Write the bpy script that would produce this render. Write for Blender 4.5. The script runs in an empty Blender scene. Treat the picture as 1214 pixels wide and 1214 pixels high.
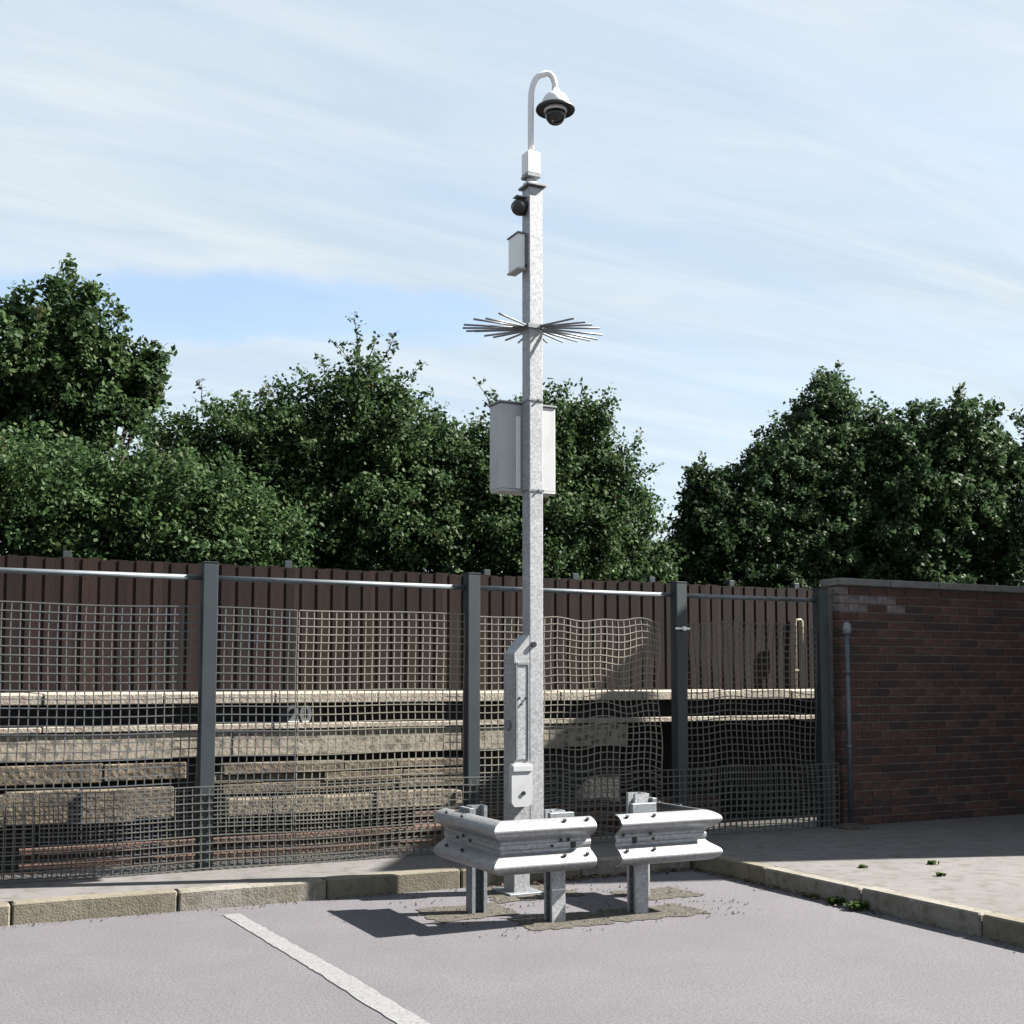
import bpy, math, random
import numpy as np
from mathutils import Vector

S = bpy.context.scene
COL = S.collection
R = math.radians

# ------------------------------------------------------------------ camera
cam = bpy.data.objects.new('camera', bpy.data.cameras.new('camera'))
COL.objects.link(cam)
cam.location = (-1.5915, -8.4711, 1.4)
cam.rotation_euler = (R(90 + 4.434), 0, R(-26.565))
cam.data.sensor_width = 36
cam.data.lens = 43.0
cam.data.shift_y = 0.0713
cam.data.clip_start = 0.05
cam.data.clip_end = 3000
S.camera = cam

# ------------------------------------------------------------------ light
SUN_AZ, SUN_EL = R(-17.5), R(41)          # measured from +x towards +y
sun = bpy.data.objects.new('sun', bpy.data.lights.new('sun', 'SUN'))
COL.objects.link(sun)
sun.data.energy = 5.0
sun.data.angle = R(0.53)
sun.data.color = (1.0, 0.95, 0.88)
sd = Vector((math.cos(SUN_AZ) * math.cos(SUN_EL), math.sin(SUN_AZ) * math.cos(SUN_EL), math.sin(SUN_EL)))
sun.rotation_euler = sd.to_track_quat('Z', 'Y').to_euler()
sun.location = (0, 0, 20)

S.view_settings.view_transform = 'Standard'
S.view_settings.look = 'None'
S.view_settings.gamma = 1
S.view_settings.exposure = 2.35
S.view_settings.use_curve_mapping = False

W = bpy.data.worlds.new('World')
S.world = W
W.use_nodes = True
nt = W.node_tree
nt.nodes.clear()


def N(t, typ, **kw):
    n = t.nodes.new(typ)
    for k, v in kw.items():
        setattr(n, k, v)
    return n


def mathn(t, op, a, b=None, clamp=False):
    n = t.nodes.new('ShaderNodeMath')
    n.operation = op
    n.use_clamp = clamp
    for i, v in enumerate((a, b)):
        if v is None:
            continue
        if isinstance(v, (int, float)):
            n.inputs[i].default_value = v
        else:
            t.links.new(v, n.inputs[i])
    return n.outputs[0]


sky = N(nt, 'ShaderNodeTexSky', sky_type='NISHITA', sun_disc=False)
sky.sun_elevation = SUN_EL
sky.sun_rotation = R(90) - SUN_AZ
sky.air_density = 1.0
sky.dust_density = 1.0
sky.ozone_density = 0.5
tc = N(nt, 'ShaderNodeTexCoord')
sep = N(nt, 'ShaderNodeSeparateXYZ')
nt.links.new(tc.outputs['Generated'], sep.inputs[0])
# cloud sheet: project the direction on a high flat layer
den = mathn(nt, 'ADD', mathn(nt, 'MAXIMUM', sep.outputs[2], 0.0), 0.12)
cx = mathn(nt, 'DIVIDE', sep.outputs[0], den)
cy = mathn(nt, 'DIVIDE', sep.outputs[1], den)
comb = N(nt, 'ShaderNodeCombineXYZ')
nt.links.new(cx, comb.inputs[0])
nt.links.new(cy, comb.inputs[1])
mp = N(nt, 'ShaderNodeMapping')
mp.inputs['Rotation'].default_value = (0, 0, R(36))
mp.inputs['Scale'].default_value = (0.55, 2.1, 1)
mp.inputs['Location'].default_value = (0.35, 0.2, 0)
nt.links.new(comb.outputs[0], mp.inputs[0])
n1 = N(nt, 'ShaderNodeTexNoise')
n1.inputs['Scale'].default_value = 0.9
n1.inputs['Detail'].default_value = 9
n1.inputs['Roughness'].default_value = 0.55
n1.inputs['Distortion'].default_value = 0.6
nt.links.new(mp.outputs[0], n1.inputs['Vector'])
rmp = N(nt, 'ShaderNodeMapRange')
rmp.inputs['From Min'].default_value = 0.30
rmp.inputs['From Max'].default_value = 0.66
rmp.inputs['To Min'].default_value = 0.62
rmp.inputs['To Max'].default_value = 0.98
nt.links.new(n1.outputs['Fac'], rmp.inputs['Value'])
# one gap in the cloud sheet, a long thin window of blue
gd = N(nt, 'ShaderNodeVectorMath', operation='SUBTRACT')
nt.links.new(tc.outputs['Generated'], gd.inputs[0])
gap = Vector((0.160, 0.945, 0.285)).normalized()
gd.inputs[1].default_value = gap
right = Vector((math.cos(R(-15)), math.sin(R(-15)), 0.02)).normalized()
upv = right.cross(gap).normalized()


def dotn(vec, scale):
    d = N(nt, 'ShaderNodeVectorMath', operation='DOT_PRODUCT')
    nt.links.new(gd.outputs[0], d.inputs[0])
    d.inputs[1].default_value = vec
    return mathn(nt, 'MULTIPLY', d.outputs['Value'], scale)


du, dv = dotn(right, 1 / 0.26), dotn(upv, 1 / 0.030)
nwob = N(nt, 'ShaderNodeTexNoise')
nwob.inputs['Scale'].default_value = 9
nwob.inputs['Detail'].default_value = 9
nt.links.new(tc.outputs['Generated'], nwob.inputs['Vector'])
rr = mathn(nt, 'SQRT', mathn(nt, 'ADD', mathn(nt, 'MULTIPLY', du, du), mathn(nt, 'MULTIPLY', dv, dv)))
rr = mathn(nt, 'ADD', rr, mathn(nt, 'MULTIPLY', mathn(nt, 'SUBTRACT', nwob.outputs['Fac'], 0.5), 1.7))
hole = N(nt, 'ShaderNodeMapRange', interpolation_type='SMOOTHSTEP')
hole.inputs['From Min'].default_value = 0.70
hole.inputs['From Max'].default_value = 1.20
hole.inputs['To Min'].default_value = 0.32
hole.inputs['To Max'].default_value = 1.0
nt.links.new(rr, hole.inputs['Value'])
fac = mathn(nt, 'MULTIPLY', rmp.outputs[0], hole.outputs[0], True)
SKY_K = 0.05
bg = N(nt, 'ShaderNodeBackground')
bg.inputs['Strength'].default_value = SKY_K
mixc = N(nt, 'ShaderNodeMixRGB')
nt.links.new(fac, mixc.inputs['Fac'])
nt.links.new(sky.outputs[0], mixc.inputs[1])
CLOUD = (0.158, 0.173, 0.182)
CLOUD_THIN = (0.127, 0.151, 0.171)
mp2 = N(nt, 'ShaderNodeMapping')
mp2.inputs['Rotation'].default_value = (0, 0, R(30))
mp2.inputs['Scale'].default_value = (0.7, 3.4, 1)
nt.links.new(comb.outputs[0], mp2.inputs[0])
n2 = N(nt, 'ShaderNodeTexNoise')
n2.inputs['Scale'].default_value = 1.7
n2.inputs['Detail'].default_value = 11
n2.inputs['Roughness'].default_value = 0.62
n2.inputs['Distortion'].default_value = 0.9
nt.links.new(mp2.outputs[0], n2.inputs['Vector'])
r2_ = N(nt, 'ShaderNodeMapRange')
r2_.inputs['From Min'].default_value = 0.34
r2_.inputs['From Max'].default_value = 0.66
nt.links.new(n2.outputs['Fac'], r2_.inputs['Value'])
cmix = N(nt, 'ShaderNodeMixRGB')
nt.links.new(r2_.outputs[0], cmix.inputs['Fac'])
cmix.inputs[1].default_value = tuple(c / SKY_K for c in CLOUD_THIN) + (1,)
cmix.inputs[2].default_value = tuple(c / SKY_K for c in CLOUD) + (1,)
nt.links.new(cmix.outputs[0], mixc.inputs[2])
nt.links.new(mixc.outputs[0], bg.inputs['Color'])
out = N(nt, 'ShaderNodeOutputWorld')
nt.links.new(bg.outputs[0], out.inputs['Surface'])

# ------------------------------------------------------------------ materials


ALB = 0.345                       # overall reflectance of the outdoor materials


def material(name, c1, c2=None, scale=4, rough=0.8, metal=0.0, detail=6, bump=0.0, bump_scale=None,
             c3=None, scale3=30, amt3=0.5, lo3=0.5, hi3=0.65, stretch=(1, 1, 1), spec=0.5, lo=0.35, hi=0.65):
    m = bpy.data.materials.new(name)
    m.use_nodes = True
    t = m.node_tree
    b = t.nodes['Principled BSDF']
    b.inputs['Roughness'].default_value = rough
    b.inputs['Metallic'].default_value = metal
    b.inputs['Specular IOR Level'].default_value = spec
    tcn = N(t, 'ShaderNodeTexCoord')
    mpn = N(t, 'ShaderNodeMapping')
    mpn.inputs['Scale'].default_value = stretch
    t.links.new(tcn.outputs['Object'], mpn.inputs[0])
    if c2 is None:
        c2 = tuple(x * 0.8 for x in c1)
    c1, c2 = tuple(x * ALB for x in c1), tuple(x * ALB for x in c2)
    c3 = None if c3 is None else tuple(x * ALB for x in c3)
    nz = N(t, 'ShaderNodeTexNoise')
    nz.inputs['Scale'].default_value = scale
    nz.inputs['Detail'].default_value = detail
    nz.inputs['Roughness'].default_value = 0.6
    t.links.new(mpn.outputs[0], nz.inputs['Vector'])
    rp = N(t, 'ShaderNodeMapRange')
    rp.inputs['From Min'].default_value = lo
    rp.inputs['From Max'].default_value = hi
    t.links.new(nz.outputs['Fac'], rp.inputs['Value'])
    mx = N(t, 'ShaderNodeMixRGB')
    mx.inputs[1].default_value = (*c1, 1)
    mx.inputs[2].default_value = (*c2, 1)
    t.links.new(rp.outputs[0], mx.inputs['Fac'])
    col = mx.outputs[0]
    if c3 is not None:
        nz3 = N(t, 'ShaderNodeTexNoise')
        nz3.inputs['Scale'].default_value = scale3
        nz3.inputs['Detail'].default_value = 4
        t.links.new(mpn.outputs[0], nz3.inputs['Vector'])
        rp3 = N(t, 'ShaderNodeMapRange')
        rp3.inputs['From Min'].default_value = lo3
        rp3.inputs['From Max'].default_value = hi3
        rp3.inputs['To Max'].default_value = amt3
        t.links.new(nz3.outputs['Fac'], rp3.inputs['Value'])
        mx3 = N(t, 'ShaderNodeMixRGB')
        t.links.new(rp3.outputs[0], mx3.inputs['Fac'])
        t.links.new(col, mx3.inputs[1])
        mx3.inputs[2].default_value = (*c3, 1)
        col = mx3.outputs[0]
    t.links.new(col, b.inputs['Base Color'])
    if bump:
        nb = N(t, 'ShaderNodeTexNoise')
        nb.inputs['Scale'].default_value = bump_scale or scale * 6
        nb.inputs['Detail'].default_value = 6
        t.links.new(mpn.outputs[0], nb.inputs['Vector'])
        bp = N(t, 'ShaderNodeBump')
        bp.inputs['Strength'].default_value = bump
        bp.inputs['Distance'].default_value = 0.02
        t.links.new(nb.outputs['Fac'], bp.inputs['Height'])
        t.links.new(bp.outputs[0], b.inputs['Normal'])
    return m


def galvanised(name, c, amt, rough=0.5, metal=0.35, vscale=28):
    """zinc with spangle cells"""
    m = material(name, c, tuple(x * 0.86 for x in c), scale=5, rough=rough, metal=metal, c3=tuple(min(1, x * 1.15) for x in c), scale3=60, amt3=0.6)
    t = m.node_tree
    b = t.nodes['Principled BSDF']
    old = b.inputs['Base Color'].links[0].from_socket
    tcn = N(t, 'ShaderNodeTexCoord')
    v = N(t, 'ShaderNodeTexVoronoi')
    v.inputs['Scale'].default_value = vscale
    t.links.new(tcn.outputs['Object'], v.inputs['Vector'])
    bw = N(t, 'ShaderNodeRGBToBW')
    t.links.new(v.outputs['Color'], bw.inputs[0])
    rp = N(t, 'ShaderNodeMapRange')
    rp.inputs['From Min'].default_value = 0.2
    rp.inputs['From Max'].default_value = 0.8
    rp.inputs['To Min'].default_value = 1 - amt
    rp.inputs['To Max'].default_value = 1 + amt * 0.5
    t.links.new(bw.outputs[0], rp.inputs['Value'])
    mu = N(t, 'ShaderNodeMixRGB', blend_type='MULTIPLY')
    mu.inputs['Fac'].default_value = 1
    t.links.new(old, mu.inputs[1])
    t.links.new(rp.outputs[0], mu.inputs[2])
    t.links.new(mu.outputs[0], b.inputs['Base Color'])
    return m


def leafmat(name, ca, cb, cc=None, trans=0.35):
    m = bpy.data.materials.new(name)
    m.use_nodes = True
    t = m.node_tree
    t.nodes.clear()
    g = N(t, 'ShaderNodeNewGeometry')
    tcn = N(t, 'ShaderNodeTexCoord')
    nz = N(t, 'ShaderNodeTexNoise')
    nz.inputs['Scale'].default_value = 1.8
    nz.inputs['Detail'].default_value = 3
    t.links.new(tcn.outputs['Object'], nz.inputs['Vector'])
    f = mathn(t, 'ADD', mathn(t, 'MULTIPLY', g.outputs['Random Per Island'], 0.6), mathn(t, 'SUBTRACT', nz.outputs['Fac'], 0.3), True)
    ca, cb = tuple(x * .62 for x in ca), tuple(x * .66 for x in cb)
    cc = None if cc is None else tuple(x * .6 for x in cc)
    rp = N(t, 'ShaderNodeValToRGB')
    e = rp.color_ramp.elements
    e[0].color = (*ca, 1)
    e[1].color = (*cb, 1)
    e[0].position = 0.15
    e[1].position = 0.85
    t.links.new(f, rp.inputs[0])
    col = rp.outputs[0]
    if cc is not None:
        nz2 = N(t, 'ShaderNodeTexNoise')
        nz2.inputs['Scale'].default_value = 2.6
        nz2.inputs['Detail'].default_value = 5
        t.links.new(tcn.outputs['Object'], nz2.inputs['Vector'])
        r2 = N(t, 'ShaderNodeMapRange')
        r2.inputs['From Min'].default_value = 0.60
        r2.inputs['From Max'].default_value = 0.72
        r2.inputs['To Max'].default_value = 0.55
        t.links.new(nz2.outputs['Fac'], r2.inputs['Value'])
        fr = mathn(t, 'MULTIPLY', r2.outputs[0], mathn(t, 'GREATER_THAN', g.outputs['Random Per Island'], 0.45))
        mx = N(t, 'ShaderNodeMixRGB')
        t.links.new(fr, mx.inputs['Fac'])
        t.links.new(col, mx.inputs[1])
        mx.inputs[2].default_value = (*cc, 1)
        col = mx.outputs[0]
    p = N(t, 'ShaderNodeBsdfPrincipled')
    p.inputs['Roughness'].default_value = 0.6
    p.inputs['Specular IOR Level'].default_value = 0.12
    t.links.new(col, p.inputs['Base Color'])
    tr = N(t, 'ShaderNodeBsdfTranslucent')
    t.links.new(col, tr.inputs['Color'])
    ms = N(t, 'ShaderNodeMixShader')
    ms.inputs[0].default_value = trans
    t.links.new(p.outputs[0], ms.inputs[1])
    t.links.new(tr.outputs[0], ms.inputs[2])
    o = N(t, 'ShaderNodeOutputMaterial')
    t.links.new(ms.outputs[0], o.inputs['Surface'])
    return m


M = {}
M['asphalt'] = material('asphalt', (0.190, 0.180, 0.203), (0.225, 0.213, 0.240), scale=1.6, rough=0.95, detail=12, bump=0.35, bump_scale=230, c3=(0.095, 0.09, 0.10), scale3=80, amt3=0.75, lo3=0.48, hi3=0.62)
t_ = M['asphalt'].node_tree               # dark oil-stained areas and pale stone chips
p_ = t_.nodes['Principled BSDF']
old_ = p_.inputs['Base Color'].links[0].from_socket
tcn_ = N(t_, 'ShaderNodeTexCoord')
for sc_, lo_, hi_, amt_, c_ in ((0.9, 0.50, 0.72, 0.45, (0.055, 0.052, 0.057)), (7.0, 0.55, 0.75, 0.30, (0.05, 0.048, 0.05)), (120, 0.60, 0.68, 0.7, (0.15, 0.145, 0.145))):
    nz_ = N(t_, 'ShaderNodeTexNoise')
    nz_.inputs['Scale'].default_value = sc_
    nz_.inputs['Detail'].default_value = 6
    t_.links.new(tcn_.outputs['Object'], nz_.inputs['Vector'])
    rp_ = N(t_, 'ShaderNodeMapRange')
    rp_.inputs['From Min'].default_value = lo_
    rp_.inputs['From Max'].default_value = hi_
    rp_.inputs['To Max'].default_value = amt_
    t_.links.new(nz_.outputs['Fac'], rp_.inputs['Value'])
    mx_ = N(t_, 'ShaderNodeMixRGB')
    t_.links.new(rp_.outputs[0], mx_.inputs['Fac'])
    t_.links.new(old_, mx_.inputs[1])
    mx_.inputs[2].default_value = (*c_, 1)
    old_ = mx_.outputs[0]
t_.links.new(old_, p_.inputs['Base Color'])
M['pavement'] = material('pavement', (0.27, 0.25, 0.25), (0.22, 0.205, 0.20), scale=2.5, rough=0.95, detail=12, bump=0.35, bump_scale=160, c3=(0.12, 0.115, 0.09), scale3=9, amt3=0.6, lo3=0.5, hi3=0.66)
M['dirt'] = material('dirt', (0.06, 0.055, 0.045), (0.035, 0.033, 0.03), scale=3, rough=1, bump=0.8, bump_scale=40)
M['kerb'] = material('kerb_concrete', (0.33, 0.295, 0.22), (0.24, 0.21, 0.15), scale=5, rough=0.9, bump=0.3, bump_scale=90, c3=(0.13, 0.115, 0.085), scale3=28, amt3=0.6, lo3=0.52, hi3=0.7)
M['kerb_pale'] = material('kerb_concrete_pale', (0.42, 0.39, 0.35), (0.30, 0.27, 0.21), scale=6, rough=0.9, bump=0.3, bump_scale=90, c3=(0.16, 0.14, 0.10), scale3=25, amt3=0.5)
M['patch'] = material('patch_mortar', (0.135, 0.115, 0.075), (0.055, 0.05, 0.042), scale=11, rough=1, detail=10, bump=0.8, bump_scale=80, c3=(0.22, 0.205, 0.18), scale3=30, amt3=0.7)
M['white_paint'] = material('road_paint', (0.40, 0.41, 0.41), (0.33, 0.335, 0.34), scale=12, rough=0.7, bump=0.2, bump_scale=120, c3=(0.23, 0.22, 0.235), scale3=45, amt3=0.9, lo3=0.52, hi3=0.62)
M['zinc'] = galvanised('galvanised_steel', (0.80, 0.82, 0.86), 0.24, vscale=80)
M['beam'] = galvanised('galvanised_beam', (0.78, 0.80, 0.83), 0.16, rough=0.42, metal=0.55, vscale=60)
M['zinc_dark'] = galvanised('galvanised_dull', (0.46, 0.50, 0.54), 0.16, vscale=75)  # dull fittings, also the shade painted on one barrier post
M['blue_paint'] = material('fence_post_paint', (0.028, 0.053, 0.066), (0.020, 0.040, 0.052), scale=5, rough=0.5, c3=(0.042, 0.064, 0.074), scale3=20, amt3=0.4)
M['rail'] = material('rail_steel', (0.33, 0.38, 0.42), (0.20, 0.24, 0.27), scale=4, rough=0.55, metal=0.3)
M['mesh'] = material('plastic_mesh', (0.42, 0.395, 0.315), (0.31, 0.295, 0.245), scale=3, rough=0.7)
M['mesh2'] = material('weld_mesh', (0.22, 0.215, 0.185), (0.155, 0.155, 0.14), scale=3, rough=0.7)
M['mesh_shaded'] = material('shade_tinted_mesh', (0.13, 0.155, 0.185), (0.17, 0.175, 0.165), scale=2, rough=0.6)  # cool dark tone paints in shade on the sheets beside one post
M['enclosure'] = material('enclosure_grey', (0.92, 0.95, 0.98), (0.84, 0.87, 0.90), scale=2, rough=0.5, c3=(0.66, 0.68, 0.68), scale3=9, amt3=0.3)
M['white'] = material('white_coated', (1.7, 1.72, 1.74), (1.6, 1.62, 1.64), scale=3, rough=0.4)
M['black'] = material('black_plastic', (0.02, 0.022, 0.025), (0.03, 0.032, 0.035), scale=3, rough=0.4)
M['smoked'] = material('smoked_dome', (0.012, 0.016, 0.02), (0.02, 0.025, 0.03), scale=3, rough=0.12)
M['bolt'] = material('bolt_dark', (0.10, 0.10, 0.11), (0.06, 0.06, 0.065), scale=20, rough=0.5, metal=0.6)
M['concrete'] = material('platform_concrete', (0.60, 0.53, 0.43), (0.47, 0.41, 0.325), scale=3.5, rough=0.95, bump=0.25, bump_scale=40, c3=(0.13, 0.115, 0.095), scale3=13, amt3=0.8, lo3=0.48, hi3=0.62)
M['rubble'] = material('platform_rubble', (0.34, 0.275, 0.19), (0.15, 0.115, 0.08), scale=6, rough=1, detail=9, bump=0.7, bump_scale=30, c3=(0.08, 0.065, 0.05), scale3=18, amt3=0.85, lo3=0.48, hi3=0.62)
M['weathered'] = material('weathered_concrete', (0.44, 0.365, 0.26), (0.24, 0.195, 0.14), scale=7, rough=1, detail=9, bump=0.7, bump_scale=35, c3=(0.10, 0.085, 0.065), scale3=20, amt3=0.8, lo3=0.5, hi3=0.62)
M['coping'] = material('platform_coping', (0.70, 0.64, 0.53), (0.52, 0.465, 0.38), scale=4, rough=0.9, bump=0.4, bump_scale=50, c3=(0.36, 0.21, 0.17), scale3=14, amt3=0.5, lo3=0.52)
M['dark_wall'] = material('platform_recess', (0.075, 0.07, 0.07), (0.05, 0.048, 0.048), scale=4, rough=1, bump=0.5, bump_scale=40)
M['number'] = material('number_paint', (1.9, 1.85, 1.75), (1.6, 1.55, 1.45), scale=20, rough=0.8)
for i, c in enumerate([(0.038, 0.0185, 0.0155), (0.027, 0.014, 0.013), (0.054, 0.028, 0.0225), (0.019, 0.011, 0.0105)]):
    M['plank%d' % i] = material('stained_plank', c, tuple(x * 0.62 for x in c), scale=6, rough=0.9, bump=0.15, bump_scale=30, spec=0.2, stretch=(6, 6, 0.5))
for i, c in enumerate([(0.165, 0.072, 0.058), (0.105, 0.056, 0.050), (0.23, 0.11, 0.085), (0.42, 0.35, 0.36)]):
    M['brick%d' % i] = material('brick', c, tuple(x * 0.65 for x in c), scale=9, rough=0.95, bump=0.5, bump_scale=60, c3=(0.06, 0.045, 0.04), scale3=16, amt3=0.5)
M['mortar'] = material('mortar', (0.36, 0.335, 0.32), (0.22, 0.20, 0.19), scale=12, rough=1, bump=0.4)
M['stone'] = material('coping_stone', (0.36, 0.35, 0.34), (0.25, 0.24, 0.23), scale=6, rough=0.95, bump=0.4)
M['rust'] = material('rusty_steel', (0.19, 0.085, 0.05), (0.10, 0.05, 0.035), scale=8, rough=0.9, bump=0.4, bump_scale=60)
M['cream'] = material('cream_conduit', (0.48, 0.42, 0.31), (0.38, 0.33, 0.24), scale=5, rough=0.6)
M['pipe'] = material('grey_pipe', (0.20, 0.23, 0.27), (0.13, 0.155, 0.18), scale=6, rough=0.5, metal=0.2)
M['bark'] = material('bark', (0.10, 0.08, 0.06), (0.055, 0.045, 0.035), scale=6, rough=1, bump=0.8, bump_scale=20, stretch=(3, 3, 0.7))
M['leaf'] = leafmat('hawthorn_leaf', (0.019, 0.047, 0.018), (0.076, 0.128, 0.044), (0.13, 0.08, 0.06))
M['leaf_pale'] = leafmat('shrub_leaf', (0.022, 0.054, 0.020), (0.080, 0.135, 0.047), (0.13, 0.09, 0.06))
M['leaf_dark'] = leafmat('dark_leaf', (0.012, 0.032, 0.014), (0.042, 0.075, 0.028))
M['leaf_birch'] = leafmat('birch_leaf', (0.020, 0.047, 0.020), (0.080, 0.132, 0.054))
M['weed'] = leafmat('weed_leaf', (0.04, 0.08, 0.02), (0.11, 0.16, 0.04))
M['litter'] = material('dead_leaf', (0.20, 0.11, 0.05), (0.10, 0.06, 0.035), scale=30, rough=0.9)
M['slate'] = material('roof_slate', (0.09, 0.09, 0.10), (0.06, 0.06, 0.07), scale=5, rough=0.8)
M['glass'] = material('window_glass', (0.03, 0.035, 0.04), rough=0.06)

# brickwork for the side building (its bricks are far outside the picture)
mb_ = M['brickwork'] = material('brickwork', (0.16, 0.07, 0.05), rough=0.95)
t_ = mb_.node_tree
bt = N(t_, 'ShaderNodeTexBrick')
bt.inputs['Color1'].default_value = (0.17, 0.075, 0.05, 1)
bt.inputs['Color2'].default_value = (0.11, 0.05, 0.04, 1)
bt.inputs['Mortar'].default_value = (0.2, 0.18, 0.16, 1)
bt.inputs['Scale'].default_value = 1
bt.inputs['Brick Width'].default_value = 0.225
bt.inputs['Row Height'].default_value = 0.075
bt.inputs['Mortar Size'].default_value = 0.006
tcb = N(t_, 'ShaderNodeTexCoord')
sp = N(t_, 'ShaderNodeSeparateXYZ')
t_.links.new(tcb.outputs['Object'], sp.inputs[0])
cb_ = N(t_, 'ShaderNodeCombineXYZ')
t_.links.new(mathn(t_, 'ADD', sp.outputs[0], sp.outputs[1]), cb_.inputs[0])
t_.links.new(sp.outputs[2], cb_.inputs[1])
t_.links.new(cb_.outputs[0], bt.inputs['Vector'])
t_.links.new(bt.outputs['Color'], t_.nodes['Principled BSDF'].inputs['Base Color'])

# ------------------------------------------------------------------ object helpers
WL = {}


def tag(o, label=None, cat=None, group=None, kind=None):
    if label:
        o['label'] = label
    if cat:
        o['category'] = cat
    if group:
        o['group'] = group
    if kind:
        o['kind'] = kind
    return o


def thing(name, loc, label, cat, group=None):
    o = bpy.data.objects.new(name, None)
    o.empty_display_size = 0.2
    COL.objects.link(o)
    o.location = loc
    WL[o] = Vector(loc)
    return tag(o, label, cat, group)


def place(name, mesh, loc, parent=None, rot=None, scale=None):
    """an object sharing the mesh, put at a world position under its parent"""
    o = bpy.data.objects.new(name, mesh)
    COL.objects.link(o)
    loc = Vector(loc)
    WL[o] = loc
    if parent is not None:
        o.parent = parent
        o.location = loc - WL[parent]
    else:
        o.location = loc
    if rot:
        o.rotation_euler = rot
    if scale:
        o.scale = scale
    return o


class MB:
    def __init__(s):
        s.v, s.f, s.sm = [], [], []

    def add(s, vs, fs, smooth=False):
        n = len(s.v)
        s.v += [tuple(p) for p in vs]
        s.f += [tuple(i + n for i in f) for f in fs]
        s.sm += [smooth] * len(fs)
        return s

    def box(s, a, b, c=0.0):
        """box from corner a to corner b with chamfered vertical and horizontal edges"""
        x0, y0, z0 = a
        x1, y1, z1 = b
        if not c:
            vs = [(x0, y0, z0), (x1, y0, z0), (x1, y1, z0), (x0, y1, z0), (x0, y0, z1), (x1, y0, z1), (x1, y1, z1), (x0, y1, z1)]
            fs = [(3, 2, 1, 0), (4, 5, 6, 7), (0, 1, 5, 4), (1, 2, 6, 5), (2, 3, 7, 6), (3, 0, 4, 7)]
            return s.add(vs, fs)
        def ring(z, i):
            return [(x0 + i, y0, z), (x1 - i, y0, z), (x1, y0 + i, z), (x1, y1 - i, z), (x1 - i, y1, z), (x0 + i, y1, z), (x0, y1 - i, z), (x0, y0 + i, z)]
        def inset(z):
            return [(x0 + 2 * c, y0 + c, z), (x1 - 2 * c, y0 + c, z), (x1 - c, y0 + 2 * c, z), (x1 - c, y1 - 2 * c, z), (x1 - 2 * c, y1 - c, z), (x0 + 2 * c, y1 - c, z), (x0 + c, y1 - 2 * c, z), (x0 + c, y0 + 2 * c, z)]
        rings = [inset(z0), ring(z0 + c, c), ring(z1 - c, c), inset(z1)]
        return s.loft(rings, cap=True)

    def loft(s, rings, cap=True, smooth=False, closed=True):
        n = len(rings[0])
        vs = [p for r in rings for p in r]
        fs = []
        for k in range(len(rings) - 1):
            for i in range(n if closed else n - 1):
                j = (i + 1) % n
                fs.append((k * n + i, k * n + j, (k + 1) * n + j, (k + 1) * n + i))
        s.add(vs, fs, smooth)
        if cap:
            m = len(s.v) - len(vs)
            s.f.append(tuple(m + i for i in reversed(range(n))))
            s.f.append(tuple(m + (len(rings) - 1) * n + i for i in range(n)))
            s.sm += [False, False]
        return s

    def tube(s, pts, rad, seg=10, cap=True, smooth=True):
        pts = [Vector(p) for p in pts]
        if not hasattr(rad, '__len__'):
            rad = [rad] * len(pts)
        rings = []
        u = None
        for i, p in enumerate(pts):
            d = (pts[min(i + 1, len(pts) - 1)] - pts[max(i - 1, 0)]).normalized()
            if u is None:
                u = d.orthogonal().normalized()
            else:
                u = (u - d * u.dot(d)).normalized()
            w = d.cross(u)
            rings.append([p + (u * math.cos(a) + w * math.sin(a)) * rad[i] for a in [2 * math.pi * k / seg for k in range(seg)]])
        return s.loft(rings, cap, smooth)

    def lathe(s, c, prof, seg=32, smooth=True, k=1.0):
        prof = [(r * k, z * k) for r, z in prof]
        rings = [[(c[0] + r * math.cos(2 * math.pi * k / seg), c[1] + r * math.sin(2 * math.pi * k / seg), c[2] + z) for k in range(seg)] for r, z in prof]
        return s.loft(rings, True, smooth)

    def mesh(s, name, mats, origin=(0, 0, 0)):
        me = bpy.data.meshes.new(name)
        ox, oy, oz = origin
        me.from_pydata([(x - ox, y - oy, z - oz) for x, y, z in s.v], [], s.f)
        me.polygons.foreach_set('use_smooth', s.sm)
        for m in (mats if isinstance(mats, (list, tuple)) else [mats]):
            me.materials.append(m)
        me.update()
        return me

    def build(s, name, mats, parent=None, kind=None, origin=None):
        if origin is None:
            if parent is None:
                xs, ys, zs = zip(*s.v)
                origin = ((min(xs) + max(xs)) / 2, (min(ys) + max(ys)) / 2, min(zs))
            else:
                xs, ys, zs = zip(*s.v)
                origin = ((min(xs) + max(xs)) / 2, (min(ys) + max(ys)) / 2, (min(zs) + max(zs)) / 2)
        o = place(name, s.mesh(name, mats, origin), origin, parent)
        if kind:
            o['kind'] = kind
        return o


rng = random.Random(7)


def ragged(pts, z, amp, n=6, seed=1):
    """outline with an uneven edge, as a flat n-gon fan"""
    r = random.Random(seed)
    out_ = []
    for i, p in enumerate(pts):
        q = pts[(i + 1) % len(pts)]
        for k in range(n):
            t = k / n
            out_.append((p[0] + (q[0] - p[0]) * t + r.uniform(-amp, amp), p[1] + (q[1] - p[1]) * t + r.uniform(-amp, amp), z))
    return MB().add(out_, [tuple(range(len(out_)))])


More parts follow.
